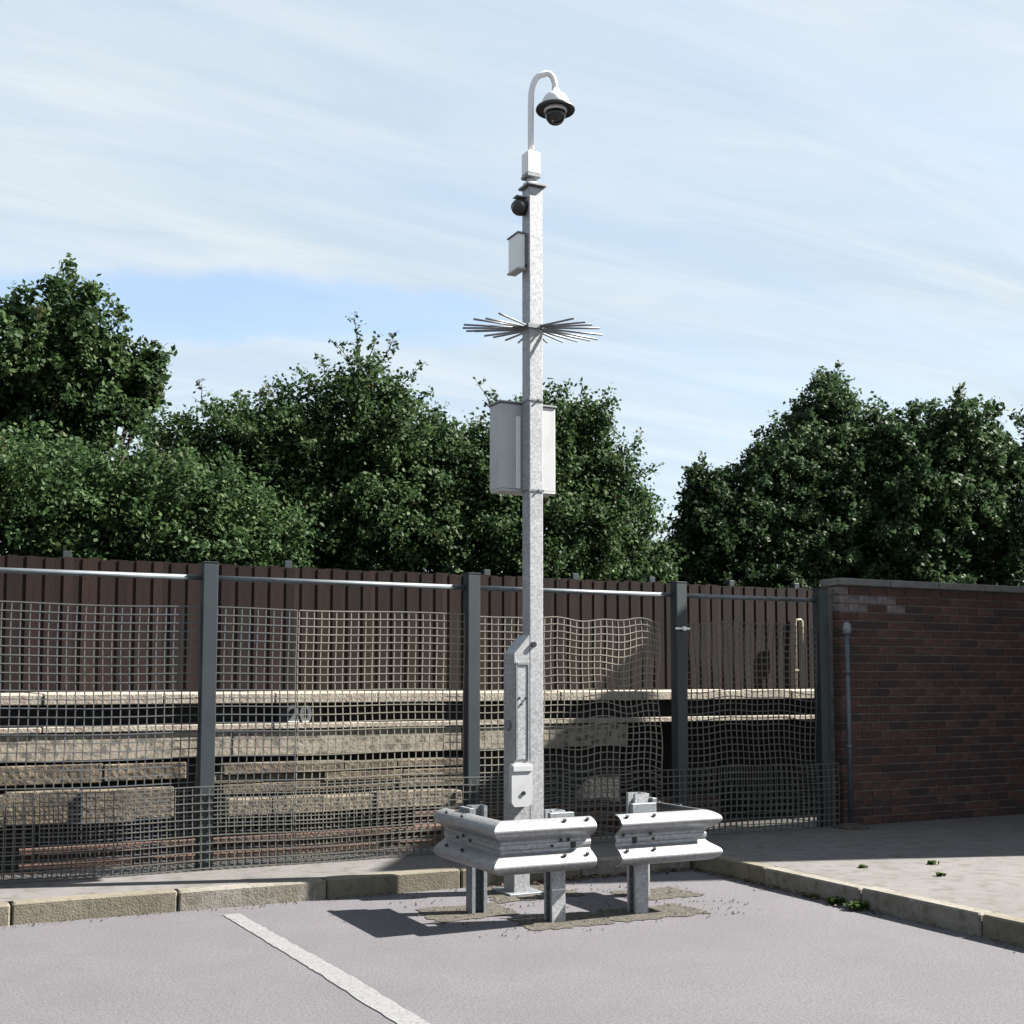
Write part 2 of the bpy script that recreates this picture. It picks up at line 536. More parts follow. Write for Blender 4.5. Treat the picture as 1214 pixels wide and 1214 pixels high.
# ================================================================== THE SETTING
KY, KX = -0.82, 3.75          # kerb lines (left/back kerb and right kerb)
MB().add([(-600, -600, -0.06), (900, -600, -0.06), (900, 900, -0.06), (-600, 900, -0.06)], [(0, 1, 2, 3)]).build('ground', M['dirt'], kind='structure')
MB().add([(-40, -40, 0), (KX, -40, 0), (KX, KY, 0), (-40, KY, 0)], [(0, 1, 2, 3)]).build('asphalt', M['asphalt'], kind='structure', origin=(0, 0, 0))
KW = 0.115
MB().add([(-40, KY + KW, 0.118), (KX + KW, KY + KW, 0.118), (KX + KW, -40, 0.118), (14, -40, 0.118), (14, 0.32, 0.118), (-40, 0.32, 0.118),
          (-40, 0.32, -0.06), (14, 0.32, -0.06)],
         [(0, 1, 4, 5), (1, 2, 3, 4), (5, 4, 7, 6)]).build('pavement', M['pavement'], kind='structure', origin=(0, 0, 0))
kerb = place('kerb', None, (0, KY, 0))
kerb['kind'] = 'structure'
for i in range(13):                       # stones of the back kerb
    x0, x1 = -0.03 - 0.94 * 7 + 0.94 * i, -0.03 - 0.94 * 6 + 0.94 * i
    if x0 > KX - 0.3:
        break
    x1 = min(x1, KX)
    b = MB().box((x0 + 0.005, KY + rng.uniform(-.006, .006), -0.05), (x1 - 0.005, KY + KW, 0.122 + rng.uniform(-.004, .005)), 0.010)
    b.build('kerb_stone', M['kerb_pale'] if i % 3 == 1 else M['kerb'], kerb)
for i in range(9):                        # stones of the side kerb, running towards the viewer
    y1 = KY + KW - 0.94 * i
    y0 = y1 - 0.94
    MB().box((KX + rng.uniform(-.006, .006), y0 + 0.005, -0.05), (KX + KW, y1 - 0.005, 0.122 + rng.uniform(-.004, .005)), 0.010).build('kerb_stone', M['kerb_pale'] if i % 3 else M['kerb'], kerb)
# painted bay line
ragged([(0.185, -1.06), (0.285, -1.06), (0.372, -2.84), (0.44, -6), (0.33, -6), (0.25, -2.78)], 0.004, 0.0055, 40, 4).build('bay_line', M['white_paint'], kind='structure')
# reinstated ground round the feet
for k, pts in enumerate([[(1.24, -1.84), (1.78, -1.84), (1.82, -1.42), (1.26, -1.40)],
                         [(1.62, -2.30), (2.16, -2.32), (2.18, -1.93), (1.66, -1.92)],
                         [(2.20, -2.31), (2.83, -2.32), (2.80, -1.96), (2.21, -1.94)],
                         [(2.62, -1.78), (3.16, -1.79), (3.12, -1.42), (2.66, -1.40)],
                         [(1.84, -1.44), (2.46, -1.45), (2.44, -0.92), (1.86, -0.90)]]):
    ragged(pts, 0.004, 0.026, 14, k).build('ground_patch', M['patch'], kind='structure')

# ================================================================== MESH FENCE
fence = thing('mesh_fence', (0, 0, 0.12), 'mesh fence on blue-grey square posts with a steel top rail along the pavement', 'fence')
for x in (-5.7, -3.7, -1.7, 0.308, 2.305, 4.20, 5.713):
    b = MB().box((x - 0.05, -0.04, 0.10), (x + 0.05, 0.06, 2.205), 0.004)
    p = b.build('post', M['blue_paint'], fence)
    MB().box((x - 0.053, -0.043, 2.2055), (x + 0.053, 0.063, 2.213), 0.002).build('cap', M['blue_paint'], p)
for x0, x1 in zip((-5.7, -3.7, -1.7, 0.308, 2.305, 4.20), (-3.7, -1.7, 0.308, 2.305, 4.20, 5.713)):
    MB().tube([(x0 + 0.051, 0.04, 2.105), (x1 - 0.051, 0.04, 2.105)], 0.019, 12).build('top_rail', M['rail'], fence)


def mesh_panel(name, x0, x1, z0, z1, y, pitch, disp, mat, w=0.0072):
    """a sheet of square mesh, every strand a square rod bent through the nodes"""
    nx, nz = int(round((x1 - x0) / pitch)), int(round((z1 - z0) / pitch))
    P = np.zeros((nx + 1, nz + 1, 3))
    for i in range(nx + 1):
        for j in range(nz + 1):
            x, z = x0 + (x1 - x0) * i / nx, z0 + (z1 - z0) * j / nz
            P[i, j] = disp(x, y, z)
    V, F = [], []
    h = w / 2
    n = 0
    for strands, offs in (([P[i, :] for i in range(nx + 1)], ((-h, -h, 0), (h, -h, 0), (h, h, 0), (-h, h, 0))),
                          ([P[:, j] for j in range(nz + 1)], ((0, -h - .003, -h), (0, -h - .003, h), (0, h - .003, h), (0, h - .003, -h)))):
        o = np.array(offs)
        for s_ in strands:
            V.append((s_[:, None, :] + o[None]).reshape(-1, 3))
            m = len(s_)
            for k in range(m - 1):
                a = n + k * 4
                for q in range(4):
                    r_ = (q + 1) % 4
                    F.append((a + q, a + r_, a + 4 + r_, a + 4 + q))
            n += m * 4
    V = np.concatenate(V)
    me = bpy.data.meshes.new(name)
    c = np.array(((x0 + x1) / 2, y, (z0 + z1) / 2))
    me.from_pydata((V - c).tolist(), [], F)
    me.materials.append(mat)
    o = place(name, me, c, fence)
    o['kind'] = 'stuff'
    return o


def flat(x, y, z):
    return (x + 0.004 * math.sin(z * 7 + x), y + 0.012 * math.sin(x * 3.1) * math.sin(z * 2.7), z + 0.005 * math.sin(x * 4.3))


def sag(x, y, z):
    u = max(0.0, (x - 2.4) / 1.6)
    return (x + 0.013 * math.sin(z * 9 + x * 3) * u, y + 0.025 * math.sin(x * 4.0 + z * 3) * u,
            z + u * (0.020 * math.sin(x * 8 + z * 5) + 0.016 * math.sin(x * 15)))


def slack(x, y, z):
    return (x + 0.008 * math.sin(z * 8 + x * 2), y + 0.018 * math.sin(x * 3 + z * 4), z + 0.03 * math.sin((x - 4.2) * 2.4) + 0.008 * math.sin(x * 11))


for x0, x1, m_ in ((-5.64, -3.76, 'mesh'), (-3.64, -1.76, 'mesh'), (-1.64, 0.25, 'mesh_shaded'), (0.365, 0.935, 'mesh_shaded'), (0.95, 2.245, 'mesh')):
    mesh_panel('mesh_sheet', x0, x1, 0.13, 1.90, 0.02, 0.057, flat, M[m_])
mesh_panel('mesh_sheet', 2.365, 4.02, 0.13, 1.885, 0.02, 0.057, sag, M['mesh'])
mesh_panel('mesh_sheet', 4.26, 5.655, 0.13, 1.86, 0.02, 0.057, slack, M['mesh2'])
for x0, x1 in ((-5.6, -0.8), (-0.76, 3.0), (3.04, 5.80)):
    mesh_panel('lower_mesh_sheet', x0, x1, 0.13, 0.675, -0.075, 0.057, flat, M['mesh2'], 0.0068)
b = MB().box((4.13, -0.056, 1.815), (4.27, -0.044, 1.832), 0.002)
b.tube([(4.20, -0.058, 1.823), (4.20, -0.085, 1.823)], 0.018, 10)
b.build('clamp', M['white'], fence)

# ================================================================== PLATFORM BEHIND THE FENCE
PX0, PX1 = -6.0, 12.0
plat = thing('platform', (1.0, 1.5, -0.06), 'old tan concrete platform with stepped ledges behind the mesh fence', 'platform')
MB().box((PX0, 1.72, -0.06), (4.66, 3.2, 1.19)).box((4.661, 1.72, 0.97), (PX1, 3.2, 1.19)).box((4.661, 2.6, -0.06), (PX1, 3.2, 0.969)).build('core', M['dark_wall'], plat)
x = PX0
i = 0
while x < PX1 - 0.05:                     # coping slabs, one by one
    w = 0.90
    x1 = min(x + w, PX1)
    MB().box((x + 0.004, 1.50 + rng.uniform(-.008, .008), 1.205), (x1 - 0.004, 3.0, 1.292 + rng.uniform(-.004, .004)), 0.008).build('coping_slab', M['coping'], plat)
    x, i = x1, i + 1
x = PX0
while x < PX1 - 0.05:                     # nosing of the second ledge
    x1 = min(x + 1.8, PX1)
    MB().box((x + 0.004, 1.535 + rng.uniform(-.004, .004), 0.992), (x1 - 0.004, 1.715, 1.038 + rng.uniform(-.004, .004)), 0.006).build('ledge', M['coping'], plat)
    x = x1
for x0, x1, zz in ((PX0, 0.86, 1), (0.868, 2.92, 1), (2.928, 4.66, 1)):          # riser panels
    MB().box((x0, 1.555, 0.775), (x1 - 0.004, 1.715, 0.985), 0.006).build('riser_panel', M['concrete'], plat)


def rough_course(x0, x1, y0, y1, z0, z1, seed, amp, name, mat):
    """a course of rough blocks, each its own piece"""
    r = random.Random(seed)
    x = x0
    while x < x1 - 0.05:
        w = min(r.uniform(0.35, 1.05), x1 - x)
        MB().box((x + 0.002, y0 + r.uniform(-amp, amp), z0 + r.uniform(-.5, .5) * amp), (x + w - 0.002, y1, z1 + r.uniform(-.5, .5) * amp), 0.007).build(name, mat, plat)
        x += w


for k in range(3):
    rough_course(0.78 - 0.12 * (k % 2), 2.98, 1.50, 1.715, 0.475 + 0.082 * k, 0.55 + 0.082 * k, 20 + k, 0.018, 'stone', M['rubble'])
rough_course(0.80, 2.85, 1.40, 1.715, 0.31, 0.44, 31, 0.022, 'stone', M['weathered'])
rough_course(-2.5, 0.5, 1.55, 1.715, 0.60, 0.74, 33, 0.02, 'stone', M['rubble'])
rough_course(-3.1, 0.4, 1.50, 1.715, 0.30, 0.55, 34, 0.03, 'stone', M['rubble'])
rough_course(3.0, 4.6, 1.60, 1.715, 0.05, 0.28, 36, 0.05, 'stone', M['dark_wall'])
# painted number on an added panel before the recess
fc = bpy.data.curves.new('number', 'FONT')
fc.body = '20'
fc.size = 0.20
fc.offset = 0.006
fc.extrude = 0.002
fc.space_character = 1.05
fo = bpy.data.objects.new('number_tmp', fc)
COL.objects.link(fo)
bpy.context.view_layer.update()
me = bpy.data.meshes.new_from_object(fo.evaluated_get(bpy.context.evaluated_depsgraph_get()))
bpy.data.objects.remove(fo)
me.materials.clear()
me.materials.append(M['number'])
MB().box((1.26, 1.552, 1.041), (1.63, 1.719, 1.20), .003).build('number_panel', M['dark_wall'], plat)  # added to bring the number forward into the sun
place('number', me, (1.325, 1.549, 1.048), plat, (R(90), 0, 0))
# rusty rails stacked between fence and platform
for k, (y, z, x0, x1) in enumerate([(0.62, -0.055, -1.2, 3.4), (0.95, -0.055, -0.4, 4.6), (0.78, 0.085, -0.8, 4.2), (1.15, 0.16, 2.3, 5.4)]):
    b = MB()
    prof = [(-.065, 0), (.065, 0), (.065, .015), (.012, .032), (.012, .095), (.034, .105), (.034, .138), (-.034, .138), (-.034, .105), (-.012, .095), (-.012, .032), (-.065, .015)]
    b.loft([[(x, y + p[0], z + p[1]) for p in prof] for x in (x0, x1)])
    if k == 3:
        b.box((x0 + .3, y - .06, -0.06), (x0 + .45, y + .06, z - 0.001)).box((x1 - .45, y - .06, -0.06), (x1 - .3, y + .06, z - 0.001))
    o = b.build('rusty_rail', M['rust'])
    tag(o, ['rusty steel rail lying nearest the mesh fence', 'rusty steel rail lying on the dirt nearest the platform', 'rusty steel rail resting across the top of the stack', 'rusty steel rail propped on blocks behind the crash barrier'][k], 'rail', 'rusty rails behind the mesh fence')

# ================================================================== WOODEN FENCE
wood = thing('wooden_fence', (1.0, 2.85, 1.29), 'dark red-brown close-boarded wooden fence standing on the platform', 'fence')
pm = []
for i in range(4):
    b = MB()
    b.loft([[(-.0395, -.0037, 0), (.0395, -.0037, 0), (.0395, .0037, 0), (-.0395, .0037, 0)], [(-.0395, -.0037, 1.17), (.0395, -.0037, 1.17), (.0395, .0037, 1.17), (-.0395, .0037, 1.17)]])
    pm.append(b.mesh('plank', M['plank%d' % i]))
x = -3.2
npl = 0
while x < 8.15:
    place('plank', pm[rng.choice((0, 0, 1, 1, 2, 3))], (x, 2.80 + (.0042 if npl % 2 else -.0042) + rng.uniform(-.0005, .0005), 1.295), wood, (0, rng.uniform(-.0008, .0008), 0), (1, 1, 1 + rng.uniform(-.008, .008)))
    x += 0.0765
    npl += 1
for z in (1.5, 2.2):
    MB().box((-3.2, 2.825, z), (8.15, 2.875, z + 0.08)).build('rail', M['plank1'], wood)
for x in (-2.2, -0.3, 1.7, 3.80, 4.85, 5.82, 6.90, 7.84):
    MB().box((x - .035, 2.88, 1.29), (x + .035, 2.95, 2.535), 0.003).build('post', M['blue_paint'], wood)

# cream conduits standing on the platform in front of the wooden fence
for k, (x, z1) in enumerate([(7.62, 2.05), (8.02, 2.42)]):
    t = thing('conduit', (x, 2.66, 1.295), ['thin cream conduit with a hooked top on the platform, left of the last fence post', 'taller straight cream conduit on the platform, between last post and brick wall'][k], 'conduit', 'cream conduits on the platform')
    pts = [(x, 2.66, 1.296), (x, 2.66, z1)]
    if k == 0:
        pts += [(x + .01, 2.66, z1 + .03), (x + .03, 2.66, z1 + .04), (x + .08, 2.66, z1 + .04), (x + .10, 2.66, z1 + .02), (x + .10, 2.66, z1 - .22)]
    MB().tube(pts, 0.016, 8).build('tube', M['cream'], t)
    MB().box((x - .03, 2.64, 1.5), (x + .03, 2.68, 1.52), 0.002).build('bracket', M['cream'], t)

# ================================================================== BRICK WALL (right)
wall = thing('brick_wall', (7.2, 0.03, 0.118), 'dark red brick garden wall with pale stone coping at the end of the mesh fence', 'wall')
WX0, WX1, WY = 5.87, 9.58, -0.06
MB().box((WX0 + .012, WY + .010, 0.10), (WX1, WY + .205, 2.235)).build('mortar_core', M['mortar'], wall)
bm_ = []
for i in range(4):
    bm_.append((MB().box((-.1075, -.051, -.0325), (.1075, .051, .0325), .004).mesh('brick', M['brick%d' % i]),
                MB().box((-.0513, -.051, -.0325), (.0513, .051, .0325), .004).mesh('half_brick', M['brick%d' % i])))
rest = MB()
nb = 0
for row in range(28):
    z = 0.118 + 0.0375 + row * 0.0755
    x = WX0
    first = True
    while x < WX1 - 0.04:
        half = (first and row % 2 == 1) or x + 0.215 > WX1
        w = 0.1026 if half else 0.215
        c = x + w / 2
        pale = z > 1.98 and c < 6.6 and rng.random() < 0.55
        k = 3 if pale else rng.choice((0, 0, 1, 2))
        y = WY + 0.051 + rng.uniform(-.0025, .0025)
        if nb < 299 and c < 8.25:
            place('half_brick' if half else 'brick', bm_[k][1 if half else 0], (c, y, z), wall)
            nb += 1
        else:
            rest.box((x, y - .051, z - .0325), (x + w, y + .051, z + .0325))
        x += w + 0.0102
        first = False
rest.build('far_bricks', M['brick0'], wall, kind='stuff')
x = WX0 - 0.02
while x < WX1:
    x1 = min(x + 0.6, WX1)
    MB().box((x + .003, WY - .035, 2.24), (x1 - .003, WY + .24, 2.305), 0.008).build('coping_stone', M['stone'], wall)
    x = x1

t = thing('vent_pipe', (5.86, -0.16, 0.118), 'slim grey-blue standpipe with a rounded cap in front of the brick wall', 'pipe')
MB().tube([(5.86, -.16, .118), (5.86, -.16, 1.83)], 0.021, 12).build('tube', M['pipe'], t)
MB().lathe((5.86, -.16, 1.80), [(.024, 0), (.036, .012), (.04, .05), (.034, .085), (.018, .105), (.004, .11)], 14).build('cap', M['zinc_dark'], t)
for z in (0.8, 1.45):
    MB().lathe((5.86, -.16, z), [(.028, 0), (.028, .035)], 12).build('collar', M['pipe'], t)
MB().lathe((5.86, -.16, .119), [(.16, 0), (.14, .012), (.08, .03), (.03, .042)], 12).build('mortar_foot', M['patch'], t)

# ================================================================== SIDE BUILDING (right, outside the picture, throws the shade)
bld = thing('brick_building', (10.5, -1.8, 0.118), 'tall brick outbuilding with a sloping slate roof beyond the end of the brick wall', 'building')
BO, BH, BG = Vector((9.6, 0, 0)), Vector((.954, -.301, 0)), Vector((-.301, -.954, 0))   # back corner, depth axis, width axis


def bp(d, w, z):
    return BO + BH * d + BG * w + Vector((0, 0, z))


BW, BD, Z0, Z1 = 3.05, 5.0, 5.90, 6.755
MB().loft([[bp(d, 0, .1), bp(d, 0, Z0), bp(d, BW, Z1), bp(d, BW, .1)] for d in (0, BD)]).build('wall', M['brickwork'], bld, origin=(0, 0, 0))
MB().loft([[bp(d, -.03, Z0 + .002), bp(d, -.03, Z0 + .05), bp(d, BW + .03, Z1 + .068), bp(d, BW + .03, Z1 + .02)] for d in (-.03, BD + .03)]).build('roof', M['slate'], bld)
for z in (1.2, 3.6):
    f = MB()
    for d0, d1, q0, q1 in ((1.5, 1.56, z, z + 1.2), (2.44, 2.5, z, z + 1.2), (1.561, 2.439, z, z + .06), (1.561, 2.439, z + 1.14, z + 1.2)):
        f.loft([[bp(d0, w, q0), bp(d1, w, q0), bp(d1, w, q1), bp(d0, w, q1)] for w in (BW + .002, BW + .04)])
    fr = f.build('window', M['white'], bld)
    MB().loft([[bp(1.562, w, z + .061), bp(2.438, w, z + .061), bp(2.438, w, z + 1.139), bp(1.562, w, z + 1.139)] for w in (BW + .004, BW + .018)]).build('pane', M['glass'], fr)

# ================================================================== CCTV MAST
mast = thing('cctv_mast', (2.13, -1.17, 0), 'tall galvanised square steel camera mast with a hinged base column', 'mast')
FY = -1.22
MB().box((2.167, FY, 0.36), (2.270, FY + 0.112, 4.787), 0.005).build('pole', M['zinc'], mast)
b = MB()                                   # base column with sloping top
b.loft([[(2.052, y, 0.0), (2.164, y, 0.0), (2.164, y, 1.70), (2.15, y, 1.685), (2.052, y, 1.575)] for y in (FY, FY + 0.16)])
b.build('base_column', M['zinc'], mast)
MB().box((1.99, FY - .06, 0.001), (2.24, FY + .22, 0.016), 0.003).build('base_plate', M['zinc_dark'], mast)
f = MB()                                   # raised frame of the access door
f.box((2.060, FY - .010, .87), (2.070, FY - .0005, 1.515)).box((2.147, FY - .010, .87), (2.158, FY - .0005, 1.515)).box((2.0705, FY - .012, 1.50), (2.1465, FY - .0005, 1.515))
f.build('door_frame', M['zinc_dark'], mast)
d = MB().box((2.073, FY - .005, .875), (2.144, FY - .0005, 1.497), .002).build('door', M['zinc'], mast)
for x, z in ((2.085, 1.28), (2.135, 1.28), (2.100, 1.24)):
    MB().tube([(x, FY - .0055, z), (x, FY - .014, z)], .008, 8).build('door_bolt', M['bolt'], d)
b = MB()                                   # lock box, chamfered at the foot
b.loft([[(2.055 - .045, y, .60), (2.05 - .02, y, .572), (2.135, y, .572), (2.162, y, .60), (2.162, y, .835), (2.152, y, .85), (2.02, y, .85), (2.010, y, .835)] for y in (FY - .045, FY - .0005)])
lb = b.build('lock_box', M['enclosure'], mast)
MB().box((2.016, FY - .054, .80), (2.16, FY - .0455, .842), .003).build('lid', M['enclosure'], lb)
MB().tube([(2.095, FY - .0455, .66), (2.095, FY - .053, .66)], .014, 12).build('keyhole', M['black'], lb)
MB().tube([(2.192, FY + .001, 1.635), (2.192, FY - .018, 1.635)], .019, 12).build('pivot_bolt', M['bolt'], mast)
MB().tube([(2.051, FY + .08, 1.10), (2.035, FY + .08, 1.10)], .035, 14).build('side_plug', M['zinc_dark'], mast)
MB().box((2.145, FY - .025, 4.79), (2.292, FY + .128, 4.807), .003).build('cap_plate', M['zinc_dark'], mast)
for z in (2.67, 3.29):
    b = MB().box((2.162, FY - .006, z), (2.275, FY - .0005, z + .014)).box((2.2705, FY - .006, z), (2.275, FY + .11, z + .014)).box((2.162, FY - .0, z), (2.1665, FY + .11, z + .014))
    b.tube([(2.235, FY - .006, z + .007), (2.235, FY - .016, z + .007)], .008, 8)
    b.build('strap', M['zinc_dark'], mast)

# dome camera on its swan-neck arm, standing on the cap plate
dc = thing('dome_camera', (2.21, -1.17, 4.785), 'white swan-neck dome camera with black rim and smoked dome on the mast top', 'security camera')
ax, ay = 2.205, -1.17
MB().lathe((ax, ay, 4.808), [(.055, 0), (.055, .012), (.034, .014), (.030, .048)], 20).build('spigot', M['white'], dc)
MB().box((ax - .052, ay - .052, 4.857), (ax + .052, ay + .052, 4.882), .004).build('flange', M['zinc_dark'], dc)
MB().box((ax - .049, ay - .049, 4.883), (ax + .049, ay + .049, 5.04), .006).build('junction_box', M['white'], dc)
dx, dy = 0.165, -0.055                    # how far the arm reaches out
path = [(ax, ay, 5.041), (ax, ay, 5.15), (ax, ay, 5.38)]
for k in range(1, 11):
    a = math.pi * k / 10
    u = (1 - math.cos(a)) / 2
    path.append((ax + dx * u, ay + dy * u, 5.38 + 0.215 * math.sin(a) ** 0.85 + (0.02 if k < 5 else 0.10 * (k - 5) / 5 + .02) * 1.0))
path.append((ax + dx, ay + dy, 5.50))
MB().tube(path, .021, 14).build('arm', M['white'], dc)
hx, hy, hz = ax + dx, ay + dy, 5.375
MB().lathe((hx, hy, hz), [(.105, 0.004), (.105, .03), (.098, .065), (.078, .098), (.05, .118), (.03, .125), (.028, .15)], 32, k=.92).build('housing', M['white'], dc)
MB().lathe((hx, hy, hz), [(.10, -.002), (.145, -.022), (.15, -.012), (.145, .004), (.110, .012)], 36, k=.92).build('rim', M['black'], dc)
MB().lathe((hx, hy, hz), [(.088, -.003), (.088, -.02), (.084, -.03)], 32, k=.92).build('collar', M['white'], dc)
MB().lathe((hx, hy, hz), [(.079, -.0305), (.079, -.055), (.07, -.085), (.05, -.112), (.025, -.125), (.004, -.128)], 32, k=.92).build('dome', M['smoked'], dc)

# round black lamp on the side of the mast
lm = thing('infrared_lamp', (2.12, -1.15, 4.60), 'small round black lamp on the side of the mast just below its cap plate', 'lamp')
b = MB()
b.tube([(2.166, -1.15, 4.65), (2.14, -1.15, 4.65), (2.115, -1.15, 4.65), (2.09, -1.15, 4.65), (2.072, -1.15, 4.65)], [.050, .058, .057, .045, .024], 18)
b.build('lamp_body', M['black'], lm)
MB().box((2.09, -1.18, 4.714), (2.166, -1.12, 4.724), .002).build('bracket', M['zinc_dark'], lm)

# small upper enclosure on the side of the mast
sb = thing('small_enclosure', (2.1, -1.1, 4.12), 'small upright pale grey box on the side of the mast below the lamp', 'box')
MB().box((2.10, -1.18, 4.215), (2.155, -1.03, 4.455), .004).build('body', M['white'], sb)
MB().box((2.092, -1.19, 4.4555), (2.16, -1.02, 4.466), .002).build('lid', M['zinc_dark'], sb)
MB().box((2.092, -1.19, 4.204), (2.16, -1.02, 4.2145), .002).build('base', M['enclosure'], sb)
MB().box((2.1555, -1.19, 4.24), (2.1665, -1.14, 4.43), .001).build('bracket', M['zinc_dark'], sb)

# anti-climb spikes
sk = thing('spike_collar', (2.218, -1.17, 3.80), 'collar of thin steel anti-climb spikes radiating from the mast', 'spike collar')
cx_, cy_ = 2.2185, FY + .0515
f = MB()
for a, b_ in (((2.15, FY - .020, 3.79), (2.287, FY - .0005, 3.82)), ((2.15, FY + .104, 3.79), (2.287, FY + .123, 3.82)), ((2.15, FY, 3.79), (2.1665, FY + .1035, 3.82)), ((2.2705, FY, 3.79), (2.287, FY + .1035, 3.82))):
    f.box(a, b_)
f.build('clamp_ring', M['zinc_dark'], sk)
r_ = random.Random(5)
for k in range(26):
    a = 2 * math.pi * (k + .5) / 26
    ca, sa = math.cos(a), math.sin(a)
    if abs(math.degrees(a) - 243) < 28:                        # the collar is open towards the car park
        continue
    # spikes are a little shorter fore and aft than sideways
    L = 0.50 * (1 - 0.16 * abs(sa)) + r_.uniform(-.015, .015)
    m0 = 0.075 / max(abs(ca), abs(sa))
    dz = -0.02 - 0.015 * max(0, -sa) + 0.05 * max(0, sa) + r_.uniform(-.012, .012)
    p0 = (cx_ + ca * m0, cy_ + sa * m0, 3.805)
    p1 = (cx_ + ca * L, cy_ + sa * L, 3.805 + dz)
    MB().tube([p0, p1], [.0078, .0070], 6).build('spike', M['zinc_dark'], sk)

# equipment cabinet behind the mast
ec = thing('equipment_cabinet', (2.17, -0.95, 2.67), 'wide grey equipment cabinet strapped to the back of the mast above the fence', 'cabinet')
MB().box((2.005, -1.095, 2.695), (2.435, -0.93, 3.285), .006).build('body', M['enclosure'], ec)
MB().box((1.995, -1.105, 3.2855), (2.445, -0.92, 3.30), .003).build('lid', M['zinc_dark'], ec)
MB().box((2.125, -1.1045, 2.70), (2.158, -1.0955, 3.20), .002).build('fixing_rail', M['white'], ec)
MB().box((2.01, -1.10, 2.68), (2.43, -0.935, 2.6945), .002).build('base', M['enclosure'], ec)

# ================================================================== CRASH BARRIERS
PROF = [(0.0, .305), (.022, .303), (.060, .287), (.083, .262), (.083, .243), (.064, .222), (.022, .196), (.006, .184), (.006, .170), (.013, .164), (.013, .141), (.006, .135),
        (.006, .121), (.022, .109), (.064, .083), (.083, .062), (.083, .043), (.060, .018), (.022, .002), (0.0, 0.0)]
for _ in range(2):                         # round the folds of the profile
    q = [PROF[0]]
    for a, b_ in zip(PROF[:-1], PROF[1:]):
        q += [(a[0] * .75 + b_[0] * .25, a[1] * .75 + b_[1] * .25), (a[0] * .25 + b_[0] * .75, a[1] * .25 + b_[1] * .75)]
    PROF = q + [PROF[-1]]
BZ = 0.30


def skin_profile(th=0.005):
    inner = []
    n = len(PROF)
    for i in range(n):
        a, b_ = PROF[max(i - 1, 0)], PROF[min(i + 1, n - 1)]
        tx, tz = b_[0] - a[0], b_[1] - a[1]
        l = math.hypot(tx, tz)
        inner.append((PROF[i][0] + tz / l * th, PROF[i][1] - tx / l * th))
    return PROF + inner[::-1]


SP = skin_profile()


def beam(name, p, q, np_, nq, parent):
    """W-shaped beam from p to q; np_ and nq say which way it stands out at each end (mitred where they differ)"""
    rings = []
    for (x, y), (ux, uy) in ((p, np_), (q, nq)):
        rings.append([(x + d * ux, y + d * uy, BZ + z) for d, z in SP])
    b = MB()
    n = len(SP)
    vs = [v for r in rings for v in r]
    h = n // 2
    for lo_, hi_ in ((0, h), (h, n)):      # outer skin, then inner skin
        m_ = hi_ - lo_
        b.add(vs[lo_:hi_] + vs[n + lo_:n + hi_], [(i, i + 1, m_ + i + 1, m_ + i) for i in range(m_ - 1)], True)
    for i, j in ((h - 1, h), (n - 1, 0)):
        b.add([vs[i], vs[j], vs[n + j], vs[n + i]], [(0, 1, 2, 3)])
    for o in (0, n):
        for i in range(h - 1):
            b.add([vs[o + i], vs[o + i + 1], vs[o + n - 2 - i], vs[o + n - 1 - i]], [(0, 1, 2, 3)])
    ob = b.build(name, M['beam'], parent)
    return ob


def bolt(parent, x, y, z, n, r=.011):
    MB().tube([(x, y, z), (x + n[0] * .010, y + n[1] * .010, z + n[2] * .010)], r, 8).build('bolt', M['bolt'], parent)


def cpost(x, y, top, face, parent, depth=.10, wd=.088, mat='zinc'):
    """C-section steel post; face is the direction its flat flange looks"""
    pr = [(-wd / 2, 0), (wd / 2, 0), (wd / 2, depth), (-wd / 2, depth), (-wd / 2, depth - .022), (-wd / 2 + .006, depth - .022), (-wd / 2 + .006, depth - .006),
          (wd / 2 - .006, depth - .006), (wd / 2 - .006, .006), (-wd / 2 + .006, .006), (-wd / 2 + .006, .022), (-wd / 2, .022)]
    if face == 'left':
        pr = [(-px, py) for px, py in pr[::-1]]
    ang = {'front': 0, 'left': -math.pi / 2, 'right': math.pi / 2}[face]
    c, s = math.cos(ang), math.sin(ang)
    b = MB()
    b.loft([[(x + px * c - py * s, y + px * s + py * c, z) for px, py in pr] for z in (-0.03, top)])
    return b.build('post', M[mat], parent)


VX, VY = 1.483, -2.187
lbar = thing('crash_barrier', (1.75, -2.0, 0), 'L-shaped galvanised crash barrier guarding the front left corner of the mast', 'crash barrier', 'crash barriers round the mast')
side = beam('beam', (VX, -1.40), (VX, VY), (-1, 0), (-1, -1), lbar)
front = beam('beam', (VX, VY), (2.06, VY), (-1, -1), (0, -1), lbar)
cpost(1.875, -2.145, .640, 'front', lbar)
cpost(1.525, -1.66, .640, 'left', lbar, mat='zinc_dark')  # darker zinc paints in the shade on this post
for x in (1.86, 2.01):
    bolt(front, x, VY - .058, BZ + .292, (0, -.5, .86))
    bolt(front, x, VY - .058, BZ + .094, (0, -.5, .86))
for x, z in ((1.80, .150), (1.86, .178), (1.91, .178)):
    bolt(front, x, VY - .0125, BZ + z, (0, -1, 0), .008)
MB().box((1.925, VY - .022, BZ + .130), (1.955, VY - .0125, BZ + .165), .002).build('bolt', M['bolt'], front)
for y in (-1.55, -1.78):
    bolt(side, VX - .058, y, BZ + .292, (-.5, 0, .86))
    bolt(side, VX - .058, y, BZ + .094, (-.5, 0, .86))
for y, z in ((-1.62, .152), (-1.80, .152), (-1.70, .17)):
    bolt(side, VX - .0125, y, BZ + z, (-1, 0, 0), .009)
MB().box((1.80, VY + .006, .585), (1.96, -2.147, .632), .003).build('bracket', M['zinc_dark'], lbar)
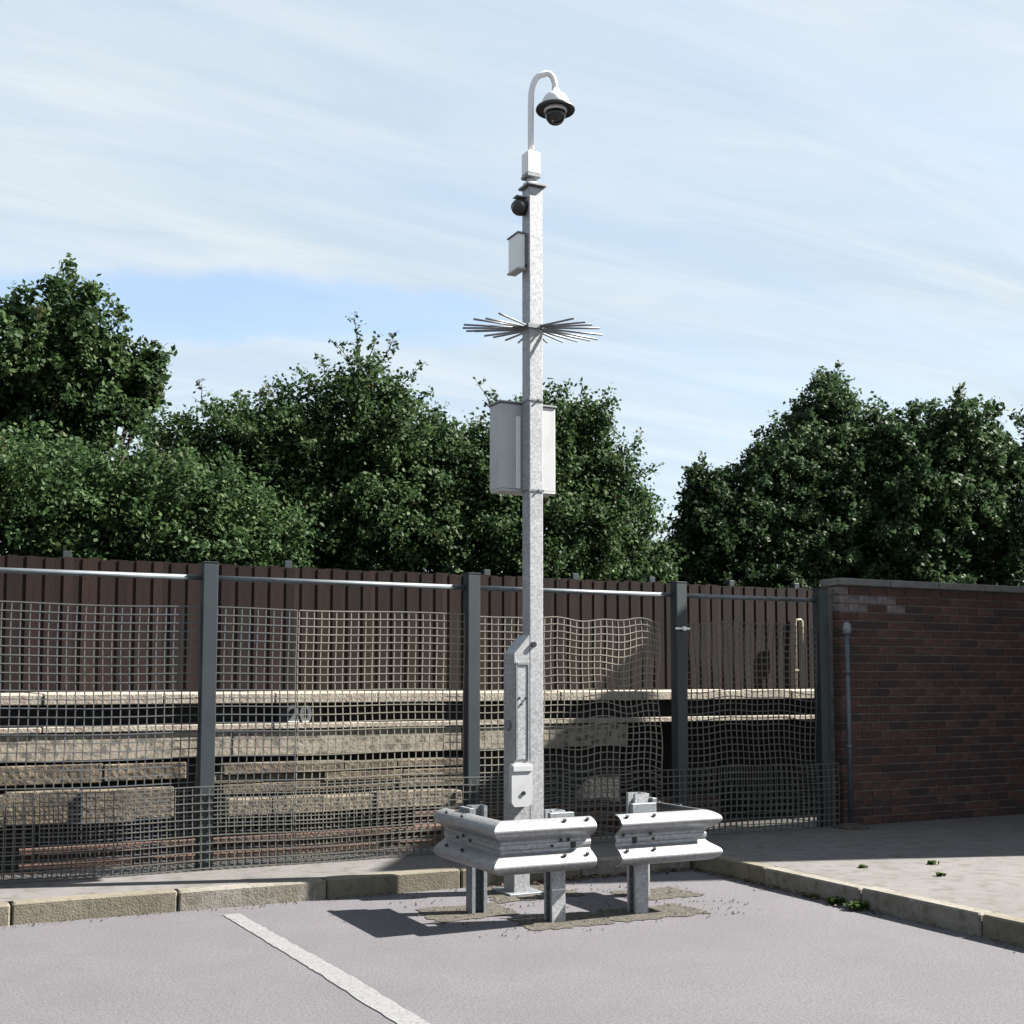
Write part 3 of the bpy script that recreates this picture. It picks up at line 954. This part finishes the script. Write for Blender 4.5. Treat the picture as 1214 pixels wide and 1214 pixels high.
MB().box((VX + .006, -1.74, .585), (1.523, -1.58, .632), .003).build('bracket', M['zinc_dark'], lbar)
MB().box((1.80, VY + .002, .42), (1.95, -2.147, .50), .003).build('spacer', M['zinc_dark'], lbar)
MB().box((VX + .002, -1.735, .42), (1.523, -1.585, .50), .003).build('spacer', M['zinc_dark'], lbar)

QX = 2.868
rbar = thing('crash_barrier', (2.65, -2.0, 0), 'L-shaped galvanised crash barrier guarding the front right corner of the mast', 'crash barrier', 'crash barriers round the mast')
front2 = beam('beam', (2.232, VY), (QX, VY), (0, -1), (1, -1), rbar)
side2 = beam('beam', (QX, VY), (QX, -1.48), (1, -1), (1, 0), rbar)
cpost(2.445, -2.145, .715, 'front', rbar)
cpost(2.825, -1.60, .660, 'right', rbar)
for x in (2.28, 2.47):
    bolt(front2, x, VY - .058, BZ + .292, (0, -.5, .86))
    bolt(front2, x, VY - .058, BZ + .094, (0, -.5, .86))
for x, z in ((2.28, .182), (2.47, .182), (2.49, .150)):
    bolt(front2, x, VY - .0125, BZ + z, (0, -1, 0), .008)
MB().box((2.345, VY - .022, BZ + .130), (2.372, VY - .0125, BZ + .168), .002).build('bolt', M['bolt'], front2)
for y in (-1.6, -1.85):
    bolt(side2, QX + .058, y, BZ + .292, (.5, 0, .86))
MB().box((2.36, VY + .006, .60), (2.53, -2.147, .660), .003).build('bracket', M['zinc_dark'], rbar)
MB().box((2.827, -1.68, .585), (QX - .006, -1.52, .632), .003).build('bracket', M['zinc_dark'], rbar)
MB().box((2.37, VY + .002, .42), (2.52, -2.147, .50), .003).build('spacer', M['zinc_dark'], rbar)
MB().box((2.827, -1.675, .42), (QX - .002, -1.525, .50), .003).build('spacer', M['zinc_dark'], rbar)

# ================================================================== TREES
G = np.random.default_rng(11)


def leaf_mesh(name, P, D, size, mat, origin):
    """one diamond-shaped, slightly folded leaf per row of P, facing about D"""
    n = len(P)
    nrm = D / (np.linalg.norm(D, axis=1, keepdims=True) + 1e-9)
    t = G.normal(size=(n, 3))
    u = np.cross(nrm, t)
    u /= np.linalg.norm(u, axis=1, keepdims=True) + 1e-9
    w = np.cross(nrm, u)
    s = size * G.uniform(.6, 1.25, (n, 1))
    V = np.empty((n, 4, 3))
    V[:, 0] = P - u * s * .5
    V[:, 1] = P + w * s * .32 + nrm * s * .06
    V[:, 2] = P + u * s * .5
    V[:, 3] = P - w * s * .32 + nrm * s * .06
    V = (V.reshape(-1, 3) - np.array(origin)).astype(np.float32)
    me = bpy.data.meshes.new(name)
    me.vertices.add(n * 4)
    me.vertices.foreach_set('co', V.ravel())
    me.loops.add(n * 4)
    me.loops.foreach_set('vertex_index', np.arange(n * 4, dtype=np.int32))
    me.polygons.add(n)
    me.polygons.foreach_set('loop_start', np.arange(0, n * 4, 4, dtype=np.int32))
    me.update(calc_edges=True)
    me.materials.append(mat)
    return me


def tree(name, label, base, blobs, y0, mat, dens=21000, size=.062, ydep=1.0, sprigs=(), group='trees and shrubs behind the wooden fence', droop=.25, cat='tree', trunk_r=.09, loose=0.0):
    root = thing(name, base, label, cat, group)
    Ps, Ds = [], []
    for (x, z, r) in blobs:
        c = np.array((x, y0 + G.uniform(-.25, .35) * ydep, z))
        nb_ = max(10, int(dens * r * r / 66))
        d = G.normal(size=(nb_, 3))
        d /= np.linalg.norm(d, axis=1, keepdims=True)
        rad = r * (0.62 + 0.52 * G.random((nb_, 1)) ** 1.3 + loose * G.random((nb_, 1)) ** 4)
        c0 = c + d * rad * np.array((1, ydep, 1))
        ax_ = d * .8 + G.normal(size=(nb_, 3)) * .45 + np.array((0, 0, -droop))
        ax_ /= np.linalg.norm(ax_, axis=1, keepdims=True)
        L = G.uniform(.12, .46, (nb_, 1))
        k = 62
        uu = G.random((nb_, k, 1))
        p = c0[:, None] + ax_[:, None] * L[:, None] * (uu - .3) + G.normal(size=(nb_, k, 3)) * (.042 + .028 * (1 - uu))
        Ps.append(p.reshape(-1, 3))
        q = (G.normal(size=(nb_, k, 3)) + d[:, None] * .55 + np.array((0, 0, .55)))
        Ds.append(q.reshape(-1, 3))
        ni = int(dens * r * r / 5)
        d = G.normal(size=(ni, 3))
        d /= np.linalg.norm(d, axis=1, keepdims=True)
        Ps.append(c + d * r * .72 * G.random((ni, 1)) ** .4 * np.array((1, ydep, 1)))
        Ds.append(G.normal(size=(ni, 3)))
    tw = MB()
    for (p0, p1, nleaf) in sprigs:
        p0, p1 = Vector(p0), Vector(p1)
        n = 7
        side_ = Vector((G.uniform(-.1, .1), G.uniform(-.1, .1), 0))
        pts = [p0.lerp(p1, i / n) + side_ * math.sin(i / n * 3.1) + Vector(G.normal(size=3) * .012) for i in range(n + 1)]
        tw.tube(pts, [.010 - .006 * i / n for i in range(n + 1)], 5)
        for i in range(1, n + 1):
            for s_ in range(2):
                e = pts[i] + Vector((G.uniform(-.2, .2), G.uniform(-.15, .15), G.uniform(-.02, .16))) * (1.15 - .6 * i / n)
                tw.tube([pts[i], e], [.004, .002], 4)
                m_ = max(2, int(nleaf / n / 3))
                tt = G.random((m_, 1))
                Ps.append(np.array(pts[i]) + (np.array(e) - np.array(pts[i])) * tt + G.normal(size=(m_, 3)) * .022)
                Ds.append(G.normal(size=(m_, 3)) + np.array((0, 0, .5)))
    P, D = np.concatenate(Ps), np.concatenate(Ds)
    o = place('crown', leaf_mesh('crown', P, D, size, mat, base), base, root)
    b = MB()
    bx, by, bz = base
    top = max(blobs, key=lambda q: q[1])
    for i, (x, z, r) in enumerate(blobs):
        e = Vector((x, y0, z))
        s0 = Vector((bx + G.uniform(-.08, .08), by + G.uniform(-.08, .08), bz))
        mid = s0.lerp(e, .5) + Vector((G.uniform(-.15, .15), G.uniform(-.1, .1), .15))
        k = trunk_r if e.z == top[1] else trunk_r * .55
        b.tube([s0, s0.lerp(mid, .5) + Vector((0, 0, .12)), mid, e], [k, k * .8, k * .55, k * .15], 7)
    b.build('trunk', M['bark'], root)
    if tw.v:
        tw.build('twigs', M['bark'], root, kind='stuff')
    return root


GZ = -0.06
tree('shrub', 'pale green bushy shrub leaning over the left end of the wooden fence', (1.0, 3.8, GZ), [(0.68, 3.02, 0.58), (1.24, 2.92, 0.52), (1.7, 2.78, 0.42), (0.94, 2.6, 0.47), (0.33, 2.83, 0.62), (1.35, 2.62, .34)], 3.75, M['leaf_pale'], size=.058, ydep=.8, cat='shrub')
tree('shrub', 'pale green shrub at the far left edge above the wooden fence', (-0.5, 3.9, GZ), [(-0.08, 2.99, 0.66), (-0.57, 3.04, 0.70), (-1.02, 3.1, 0.72), (-0.26, 2.58, 0.55), (-1.5, 2.9, .6)], 3.9, M['leaf_pale'], size=.058, ydep=.8, cat='shrub', dens=15000)
tree('hawthorn_tree', 'large dark hawthorn with loose sprigs rising from its top, left of the mast', (3.2, 5.5, GZ),
     [(1.17, 3.97, 0.42), (1.55, 4.05, 0.42), (2.09, 4.15, 0.52), (2.69, 4.33, 0.58), (3.32, 4.45, 0.56), (3.87, 4.18, 0.60), (3.01, 3.67, 0.85), (2.0, 3.5, 0.69), (4.32, 3.92, 0.56), (3.55, 3.35, 0.77), (4.61, 3.36, 0.59), (2.51, 3.03, 0.6), (3.27, 4.83, 0.34), (4.70, 4.10, 0.45), (1.3, 3.3, .6), (1.2, 2.7, .6), (4.3, 2.8, .6), (3.4, 2.7, .6)], 5.4, M['leaf'],
     sprigs=[((3.3, 5.3, 4.9), (3.18, 5.3, 5.72), 130), ((3.35, 5.3, 4.9), (3.68, 5.3, 5.60), 130), ((3.3, 5.3, 4.8), (2.98, 5.35, 5.42), 90), ((3.6, 5.3, 4.6), (4.02, 5.3, 5.24), 140), ((3.7, 5.3, 4.6), (4.2, 5.3, 4.95), 80), ((2.7, 5.3, 4.7), (2.48, 5.3, 5.02), 70), ((3.0, 5.3, 4.8), (2.75, 5.3, 5.22), 90), ((1.55, 5.2, 4.2), (1.3, 5.2, 4.72), 60), ((3.4, 5.3, 5.0), (3.45, 5.3, 5.52), 110)], trunk_r=.13, loose=.22)
tree('hawthorn_tree', 'rounded green hawthorn behind the mast with ragged right edge', (5.9, 5.1, GZ),
     [(5.06, 3.91, 0.66), (5.66, 4.36, 0.52), (6.15, 4.45, 0.50), (6.52, 4.03, 0.50), (6.75, 3.6, 0.44), (5.78, 3.48, 0.75), (5.06, 3.13, 0.58), (6.27, 3.02, 0.58), (6.90, 3.0, 0.38), (7.25, 2.85, 0.28), (6.25, 4.78, 0.25), (5.72, 4.74, 0.25), (5.5, 2.7, .5)], 5.0, M['leaf'],
     sprigs=[((4.85, 5, 4.4), (4.68, 5, 5.02), 110), ((4.9, 5, 4.4), (4.92, 5, 4.95), 60), ((6.2, 5, 4.8), (6.16, 5, 5.2), 90), ((6.3, 5, 4.7), (6.55, 5, 5.0), 80), ((6.6, 5, 4.2), (7.05, 5, 4.62), 80), ((6.8, 5, 4.0), (7.3, 5, 4.22), 70), ((6.8, 5, 3.6), (7.3, 5, 3.62), 90)], trunk_r=.11, loose=.22)
tree('dark_tree', 'small pointed dark tree in the gap between the hawthorn and the tall tree', (9.5, 7.1, GZ), [(9.4, 4.14, 0.35), (9.26, 3.55, 0.48), (9.9, 3.78, 0.58), (9.7, 3.17, 0.55), (9.37, 4.48, 0.22), (10.0, 4.22, 0.36), (9.15, 3.09, 0.45), (10.2, 3.2, .55), (9.6, 2.6, .6), (10.5, 2.6, .6)], 7, M['leaf_dark'],
     sprigs=[((9.37, 7, 4.5), (9.38, 7, 4.85), 90), ((9.6, 7, 4.3), (9.75, 7, 4.62), 80), ((10, 7, 4.4), (10.1, 7, 4.7), 80)], size=.085)
tree('tall_tree', 'tall upright leafy tree at the right above the brick wall', (11.6, 7.2, GZ), [(12.03, 5.72, 0.48), (11.49, 5.11, 0.60), (12.28, 4.82, 0.9), (10.96, 4.66, 0.54), (10.45, 4.14, 0.52), (11.29, 3.86, 1.03), (12.52, 3.85, 1.06), (12.31, 6.10, 0.24), (11.83, 6.05, 0.2), (12.19, 6.34, 0.13), (10.54, 4.69, 0.3), (10.51, 3.34, 0.54), (12.55, 5.5, .45), (11.3, 2.6, .7), (12.5, 2.6, .8)], 7, M['leaf_birch'], dens=17000, size=.075, loose=.42,
     sprigs=[((12.2, 7, 6.2), (12.2, 7, 6.62), 120), ((12.3, 7, 6.1), (12.45, 7, 6.4), 90), ((11.85, 7, 6.1), (11.78, 7, 6.4), 100), ((10.6, 7, 4.8), (10.5, 7, 5.1), 90), ((11.2, 7, 5.3), (11.1, 7, 5.6), 90)], trunk_r=.14)
tree('tall_tree', 'broad green tree at the far right edge above the brick wall', (14.3, 6.7, GZ), [(13.47, 4.84, 0.95), (14.61, 4.49, 1.05), (13.06, 3.97, 0.98), (15.59, 3.97, 1.15), (14.26, 5.55, 0.62), (12.95, 5.36, 0.45), (16.27, 5.05, 0.9), (13.5, 2.8, .9), (15, 2.9, 1.0)], 6.5, M['leaf_birch'], dens=12000, size=.095, loose=.25, trunk_r=.14)
tree('tall_tree', 'taller open tree at the far left edge, behind the pale shrub', (0.0, 8.1, GZ), [(0.38, 5.28, 0.75), (0.91, 5.01, 0.45), (-0.07, 4.69, 0.80), (1.08, 5.42, 0.24), (1.22, 5.62, 0.12), (1.24, 5.30, 0.14), (0.2, 6.0, 0.52), (-0.49, 5.4, 0.74), (0.2, 3.9, .8), (-1.2, 4.4, .9), (1.1, 3.6, .55)], 8, M['leaf'], dens=12000, size=.09, loose=.25,
     sprigs=[((1.15, 8, 5.5), (1.32, 8, 5.9), 90), ((.9, 8, 5.3), (1.40, 8, 5.6), 90), ((.9, 8, 4.9), (1.3, 8, 4.7), 60)], trunk_r=.15)

# ================================================================== WEEDS AND LITTER
r_ = random.Random(3)


def weed(loc, h, n, label, w=.012):
    b = MB()
    for k in range(n):
        a = r_.uniform(0, 6.28)
        o = Vector(loc) + Vector((r_.gauss(0, h * .36), r_.gauss(0, h * .36), 0))
        d = Vector((math.cos(a), math.sin(a), 0))
        s = Vector((-d.y, d.x, 0)) * w * r_.uniform(.6, 1.3)
        t1 = o + d * h * r_.uniform(.15, .4) + Vector((0, 0, h * r_.uniform(.5, .9)))
        t2 = t1 + d * h * r_.uniform(.3, .6) + Vector((0, 0, h * r_.uniform(-.25, .25)))
        b.add([o - s * .4, o + s * .4, t1 + s, t1 - s, t2], [(0, 1, 2, 3), (3, 2, 4)])
    tag(b.build('weed', M['weed']), label, 'weed', 'weeds by the right kerb')


for loc, h, n, l in [((3.70, -2.42, 0.0), .05, 70, 'leafy green weed at the foot of the right kerb, second from the frame edge'),
                     ((3.69, -2.62, 0.0), .06, 80, 'largest leafy weed clump at the foot of the right kerb'),
                     ((3.71, -2.2, 0.0), .03, 50, 'low weed tuft at the foot of the right kerb, furthest back'),
                     ((4.35, -1.95, .118), .022, 60, 'flat weed tuft on the sunny pavement close to the kerb edge'),
                     ((4.9, -2.05, .118), .028, 60, 'weed tuft in the middle of the sunny pavement patch'),
                     ((4.55, -2.45, .118), .026, 60, 'weed tuft on the pavement nearest the right edge')]:
    weed(loc, h, n, l)
b = MB()
for k in range(420):
    x = r_.uniform(1.9, 3.74)
    y = KY - 0.012 - abs(r_.gauss(0, .07))
    if r_.random() < .3:
        x, y = KX - 0.012 - abs(r_.gauss(0, .05)), r_.uniform(-2.8, KY - .02)
    a, s = r_.uniform(0, 6.28), r_.uniform(.010, .024)
    z = r_.uniform(.006, .02)
    c, d = math.cos(a) * s, math.sin(a) * s
    b.add([(x - c, y - d, z), (x + d * .6, y - c * .6, z + r_.uniform(0, .012)), (x + c, y + d, z), (x - d * .6, y + c * .6, z + r_.uniform(0, .012))], [(0, 1, 2, 3)])
b.build('leaf_litter', M['litter'], kind='stuff')['label'] = 'dead brown leaves gathered along the kerb behind the barrier'

# loose grit round the feet and along the kerbs
b = MB()
for k in range(900):
    q = r_.random()
    if q < .45:
        x, y = r_.uniform(1.2, 3.2), r_.uniform(-2.45, -.95)
    elif q < .8:
        x, y = r_.uniform(-4, KX - .02), KY - .012 - abs(r_.gauss(0, .06))
    else:
        x, y = KX - .012 - abs(r_.gauss(0, .06)), r_.uniform(-5, KY - .02)
    s_ = r_.uniform(.003, .009)
    a = r_.uniform(0, 6.28)
    z = .0045
    ps = [(x + math.cos(a + i * 2.094) * s_ * r_.uniform(.7, 1.3), y + math.sin(a + i * 2.094) * s_ * r_.uniform(.7, 1.3), z) for i in range(3)]
    b.add(ps + [(x, y, z + s_ * r_.uniform(.8, 1.5))], [(0, 1, 3), (1, 2, 3), (2, 0, 3)])
b.build('grit', M['patch'], kind='stuff')['label'] = 'loose brown grit round the barrier feet and along the kerbs'
